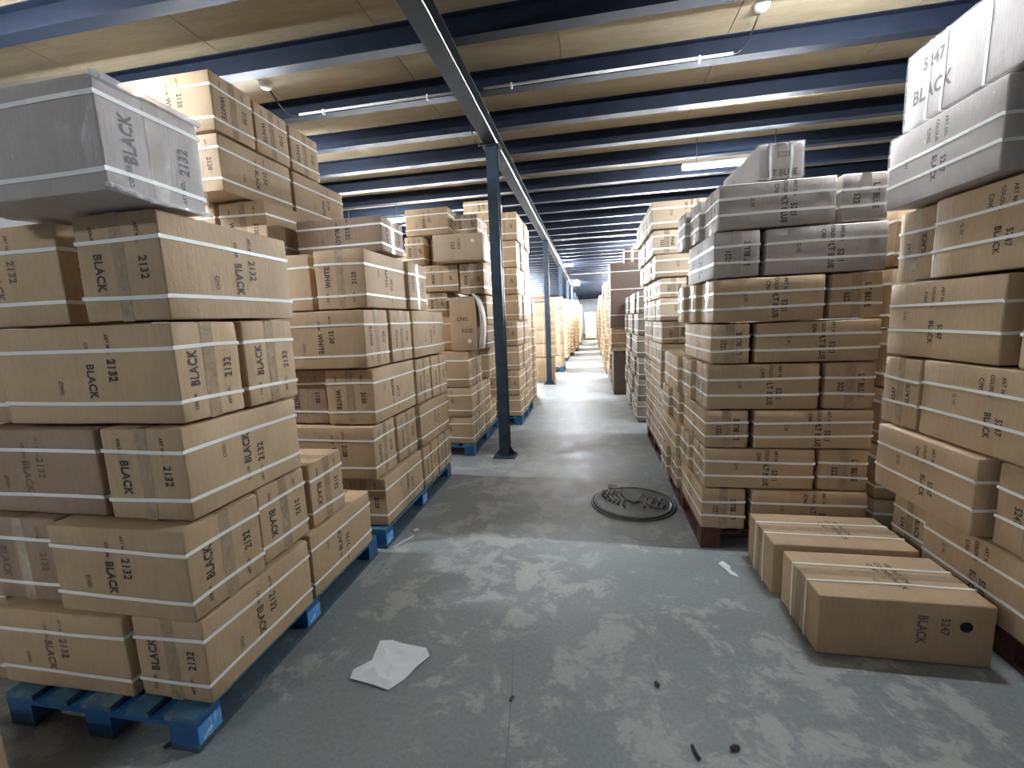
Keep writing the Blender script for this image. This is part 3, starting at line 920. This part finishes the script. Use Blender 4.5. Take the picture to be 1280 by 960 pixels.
# ---- right stack 2 (5221 / LT BLUE)
G6 = 'kraft cartons of the 5221 stack'
zz = [0.155, 0.432, 0.700, 0.948, 1.238, 1.488, 1.757, 2.033, 2.30]
xl = [0.700, 0.712, 0.710, 0.720, 0.735, 0.744, 0.735, 0.758]
lab2 = ['bottom', 'second', 'third', 'fourth', 'fifth', 'sixth', 'seventh', 'top full']
deep = [[(2.85, 3.50), (3.52, 3.80), (3.82, 4.12)], [(2.85, 3.17), (3.19, 3.47), (3.49, 4.12)], [(2.85, 3.50), (3.52, 3.80), (3.82, 4.12)],
        [(2.85, 3.17), (3.19, 3.47), (3.49, 4.10)], [(2.85, 3.60)], [(2.85, 3.17), (3.19, 3.41), (3.43, 3.64)], [(2.85, 3.52)], [(2.85, 3.17), (3.19, 3.47), (3.49, 3.78)]]
for k in range(8):
    z0, z1 = zz[k], zz[k + 1] - 0.006
    a = xl[k]
    pos = '%s layer of the 5221 stack' % lab2[k]
    rows = []
    y1_ = deep[k][0][1]
    if k % 2 == 0:
        xm = (0.970, 0, 0.968, 0, 0.958, 0, 0.995)[k]
        rows.append((k, a, xm, 2.85, y1_, z0, z1, dict(label='kraft carton printed 5221, end to camera, aisle corner, ' + pos, fo='U')))
        rows.append((k, xm + 0.034, 1.66, 2.85, 3.17, z0, z1, dict(label='long kraft carton facing camera, right part of the ' + pos, c=0.1)))
    else:
        xm = 1.355 if k < 6 else 1.385
        rows.append((k, a, xm, 2.85, 3.17, z0, z1, dict(label='long kraft carton printed LT BLUE, aisle corner, ' + pos, c=0.15)))
        rows.append((k, xm + 0.030, 1.655, 2.86, 3.50, z0, z1, dict(label='kraft carton end to camera, right edge, ' + pos, fo='D')))
    for q, (ya, yb) in enumerate(deep[k][1:]):
        aa = a - 0.028 * (q + 1)
        rows.append((k, aa, aa + (0.62 if yb - ya < 0.4 else 0.33), ya, yb, z0, z1, dict(label='kraft carton on the aisle side, %s from front, %s' % (('second', 'third')[q], pos), lod=1)))
    rows.append((k, xl[k] + 0.63, 1.66, 3.53, 4.11, z0, z1, dict(label='added unseen inner carton behind the front ones, %s' % pos, lod=1)))  # filler put in to stop light leaking through the stack
    wrap = dict(m=M_card_wrap) if k >= 6 else {}
    stack(rows, '', G6, 'left', '', 2, '5221', 'LT BLUE', 2, straps=(-0.35, 0.35), **wrap)
carton(0.972, 1.215, 2.87, 3.55, 2.302, 2.50, 'small upright pale carton printed 5221 LT.BLUE, alone on top of the 5221 stack', G6, 'left',
       prints=[('front', '5221', 0.1, 0.35, 0.032, 'H'), ('front', 'LT.BLUE', 0.1, -0.66, 0.038, 'H'), ('left', '5221', -0.3, 0, 0.03, 'D', 1)], saxis=0, straps=(-0.45, 0.45), m=M_card_wrap, film=True)

# ---- right stack 3
G7 = 'kraft cartons of the third right stack'
zz = [0.148, 0.37, 0.60, 0.82, 1.045, 1.27, 1.495, 1.72, 1.915, 2.135, 2.365, 2.625]
xo = [0.715, 0.71, 0.70, 0.69, 0.69, 0.69, 0.685, 0.68, 0.63, 0.62, 0.59, 0.60]
rows = []
for k in range(11):
    z0, z1 = zz[k], zz[k + 1] - 0.006
    a = xo[k] + 0.005 * (k % 3)
    if k in (7, 9):
        rows += [(k, a, a + 0.24, 4.50, 5.15, z0, z1), (k, a + 0.36, 1.45, 4.55, 4.9, z0, z1)]
    elif k % 2 == 0:
        rows += [(k, a, a + 0.66, 4.48, 4.80, z0, z1)]
    else:
        rows += [(k, a, a + 0.27, 4.50, 5.15, z0, z1), (k, a + 0.29, a + 0.9, 4.5, 4.82, z0, z1)]
    if k < 11:
        if k % 2: rows += [(k, a, a + 0.6, 5.18, 5.48, z0, z1), (k, a, a + 0.6, 5.50, 5.82, z0, z1)]
        else: rows += [(k, a, a + 0.3, 4.83, 5.45, z0, z1), (k, a, a + 0.6, 5.48, 5.80, z0, z1)]
stack(rows, 'third right stack', G7, 'left', 'pale kraft carton', 1, '5301', 'PINK', 2, m=M_card_pale)
# ---- right stack 4
rows = []
for k in range(6):
    z0 = 0.02 + k * 0.315
    for q in range(6):
        ya = 6.42 + q * 0.37
        rows.append((k, 0.665 + 0.012 * ((k + q) % 3), 1.3, ya, ya + 0.355, z0, z0 + 0.308))
stack(rows, 'fourth right stack', 'cartons of the fourth right stack', 'left', 'greyish carton', 1, m=M_card_grey)
# ---- right stack 5 with the big brown carton
G8 = 'cartons of the fifth right stack'
carton(0.41, 1.15, 8.85, 9.5, 1.34, 2.585, 'tall dark brown film-wrapped carton rising above the fourth right stack', G8, 'left', lod=1, straps=(-0.6, 0.2, 0.75), m=M_card_choc, tape=None)
carton(0.69, 0.98, 8.95, 9.4, 2.60, 2.88, 'small dark carton on top of the tall dark brown one', G8, 'left', lod=1, m=M_card_choc)
carton(0.42, 1.1, 8.85, 9.5, 0.96, 1.33, 'brown carton under the tall dark brown one', G8, 'left', lod=1)
carton(0.46, 1.1, 8.85, 9.5, 0.0, 0.88, 'dark floor-standing carton under the fifth right stack', G8, 'left', lod=1, straps=(), m=M_card_choc)
MB().box(0.40, 1.12, 8.83, 9.52, 0.885, 0.952).build('wooden_board', M_flap)
tag(bpy.data.objects['wooden_board'], 'pale wooden board between cartons of the fifth right stack', 'board')

# ---- far stacks: too small to tell apart singly
def far_stack(lab, x0, x1, y0, y1, top, side, seed):
    rnd = random.Random(seed)
    mb = MB()
    z = 0.13
    while z < top - 0.05:
        hh = min(rnd.uniform(0.27, 0.36), top - z + 0.05)
        y_ = y0
        while y_ < y1 - 0.2:
            d = rnd.choice((0.32, 0.36, 0.62))
            d = min(d, y1 - y_)
            j_ = rnd.uniform(-0.035, 0.035)
            a, b2 = (x0, x1 + j_) if side == 'right' else (x0 + j_, x1)
            mb.box(a, b2, y_, y_ + d - 0.015, z, z + hh - 0.006)
            for f_ in (0.25, 0.75):
                mb.box(a - 0.002, b2 + 0.002, y_ - 0.002, y_ + d - 0.013, z + hh * f_ - 0.007, z + hh * f_ + 0.007, 1)
            y_ += d
        z += hh
    mb.box(x0 + 0.03, x1 - 0.03, y0 + 0.03, y1 - 0.03, 0, 0.128, 2)
    o = mb.build('carton_stacks', [M_card_far, M_strap, M_dark])
    tag(o, lab, 'boxes', 'far stacks of cartons', 'stuff')
far_stack('far left stack of cartons behind the third post', -2.2, -0.80, 16.2, 18.0, 2.25, 'right', 3)
far_stack('far left stack of cartons between third and fourth posts', -2.2, -0.68, 18.6, 20.4, 2.3, 'right', 4)
far_stack('far left stack of cartons near the fourth post', -2.2, -0.56, 21.2, 24.2, 2.4, 'right', 5)
far_stack('far left stack of cartons nearest the end wall', -2.2, -0.50, 26.2, 30.6, 2.4, 'right', 6)
far_stack('far right stack of cartons just past the tall brown carton', 0.46, 1.4, 9.9, 11.6, 2.35, 'left', 7)
far_stack('far right stack of cartons, third from the tall brown carton', 0.42, 1.4, 12.2, 14.4, 2.45, 'left', 8)
far_stack('far right stack of cartons, middle of the long row', 0.44, 1.4, 15.1, 17.3, 2.3, 'left', 9)
far_stack('far right stack of cartons, past the middle of the row', 0.42, 1.4, 18.0, 20.4, 2.4, 'left', 10)
far_stack('far right stack of cartons next to last in the row', 0.46, 1.4, 21.1, 23.6, 2.35, 'left', 12)
far_stack('far right stack of cartons, last of the row', 0.48, 1.4, 24.4, 28.4, 2.2, 'left', 13)
far_stack('stack of cartons closing the far end of the aisle', -0.32, 0.46, 32.0, 33.0, 1.95, 'left', 14)
# rear left rows seen over the second stack
far_stack('inner left row of cartons seen over the dark carton', -3.2, -2.5, 6.2, 8.0, 2.58, 'right', 15)

# ------------------------------------------------------------------ floor things
def on_floor_sheet(name, pts, z, m_, lab, cat, seed, group=None):
    rnd = random.Random(seed)
    cx = sum(p[0] for p in pts) / len(pts); cy = sum(p[1] for p in pts) / len(pts)
    rings = [1.0, 0.72, 0.42]
    vs, fs = [], []
    n = len(pts)
    for ri, s in enumerate(rings):
        for (x, y_) in pts:
            vs.append(((x - cx) * s, (y_ - cy) * s, (0.004 + rnd.random() * z * (0.45 if ri == 0 else 1.0))))
    vs.append((0, 0, z * 0.6))
    for ri in range(2):
        for k in range(n):
            k2 = (k + 1) % n
            a, b2, c_, d_ = ri * n + k, ri * n + k2, (ri + 1) * n + k2, (ri + 1) * n + k
            fs += [(a, b2, c_), (a, c_, d_)]
    for k in range(n): fs.append((2 * n + k, 2 * n + (k + 1) % n, 3 * n))
    o = MB().add(vs, fs).build(name, m_, None, False, (cx, cy, 0))
    md = o.modifiers.new('s', 'SOLIDIFY'); md.thickness = 0.0015; md.offset = 1
    tag(o, lab, cat, group)
    return o
on_floor_sheet('paper_sheet', [(-1.05, 1.79), (-0.99, 1.80), (-0.93, 1.785), (-0.80, 1.77), (-0.765, 1.725), (-0.80, 1.66), (-0.83, 1.585), (-0.875, 1.52), (-0.95, 1.535), (-1.075, 1.555), (-1.085, 1.60), (-1.03, 1.67)],
               0.013, M_paper, 'crumpled white paper sheet lying on the aisle floor near the left pallet', 'paper', 5)
on_floor_sheet('paper_scrap', [(0.765, 2.68), (0.80, 2.71), (0.83, 2.66), (0.815, 2.60), (0.845, 2.55), (0.80, 2.57), (0.79, 2.62)], 0.012, M_paper,
               'torn white scrap on the floor left of the floor cartons', 'paper', 6)
on_floor_sheet('paper_scrap', [(-1.40, 2.66), (-1.385, 2.655), (-1.30, 2.83), (-1.315, 2.84)], 0.006, M_paper,
               'narrow white strip of paper on the floor by the second left pallet', 'paper', 7)
on_floor_sheet('paper_scrap', [(-1.36, 2.93), (-1.33, 2.95), (-1.29, 2.92), (-1.33, 2.90)], 0.008, M_paper,
               'tiny white flake beyond the narrow paper strip', 'paper', 8)
def stick(x, y_, a, ln, lab, r_=0.006):
    o = MB().tube([(-ln / 2, 0, r_), (0, 0.004, r_ * 1.2), (ln / 2, 0, r_)], r_, 5).build('debris_chip', M_dark, None, False, (x, y_, 0))
    o.rotation_euler = (0, 0, a)
    tag(o, lab, 'debris', 'bits of dirt on the aisle floor')
stick(0.35, 1.42, 1.9, 0.05, 'dark chip on the near floor, lower right of the aisle')
stick(0.49, 1.45, 0.3, 0.03, 'small dark lump on the near floor, rightmost of the bits', 0.009)
stick(0.26, 1.70, 2.2, 0.02, 'tiny dark lump in mid aisle floor, farthest of the bits', 0.008)
stick(-0.34, 1.55, 1.2, 0.025, 'tiny chip beside the floor crack', 0.005)
stick(-1.60, 1.175, 0.9, 0.04, 'small wood chip under the near pallet corner', 0.007)

# manhole cover
r = empty('manhole_cover', (0.335, 3.56, 0))
tag(r, 'round dark iron manhole cover with raised swirls in the aisle floor', 'manhole cover')
def lathe(prof, seg=40):
    mb = MB(); vs, fs = [], []
    for (rr, z) in prof:
        for k in range(seg): vs.append((rr * math.cos(2 * math.pi * k / seg), rr * math.sin(2 * math.pi * k / seg), z))
    for i in range(len(prof) - 1):
        for k in range(seg): fs.append((i * seg + k, i * seg + (k + 1) % seg, (i + 1) * seg + (k + 1) % seg, (i + 1) * seg + k))
    return mb.add(vs, fs)
lathe([(0.345, 0.001), (0.342, 0.010), (0.330, 0.012), (0.325, 0.002)]).build('frame_ring', M_iron, r, True)
lathe([(0.322, 0.0), (0.319, 0.016), (0.305, 0.019), (0.295, 0.014), (0.001, 0.015)]).build('lid', M_iron, r, False)
rid = []
for sx in (-1, 1):
    for q in range(5):
        pts = []
        for k in range(9):
            t = k / 8
            ln_ = 0.17 - 0.018 * q
            pts.append((sx * (0.075 + 0.04 * q + 0.014 * math.sin(t * 9 + q)), 0.05 + ln_ * (t * 2 - 1) - 0.02 * q * sx, 0.017))
        MB().tube(pts, 0.009, 5).build('raised_swirl', M_iron, r, True)
MB().add([(-0.06, 0.02, 0.016), (0.0, -0.06, 0.016), (0.07, 0.0, 0.016), (0.01, 0.08, 0.016), (-0.04, 0.02, 0.026), (0.0, -0.035, 0.026), (0.045, 0.0, 0.026), (0.01, 0.055, 0.026)],
         [(4, 5, 6, 7), (0, 1, 5, 4), (1, 2, 6, 5), (2, 3, 7, 6), (3, 0, 4, 7)]).build('centre_boss', M_iron, r)
MB().box(-0.19, -0.11, 0.29, 0.38, 0.0, 0.014).build('hinge_lug', M_iron, r)
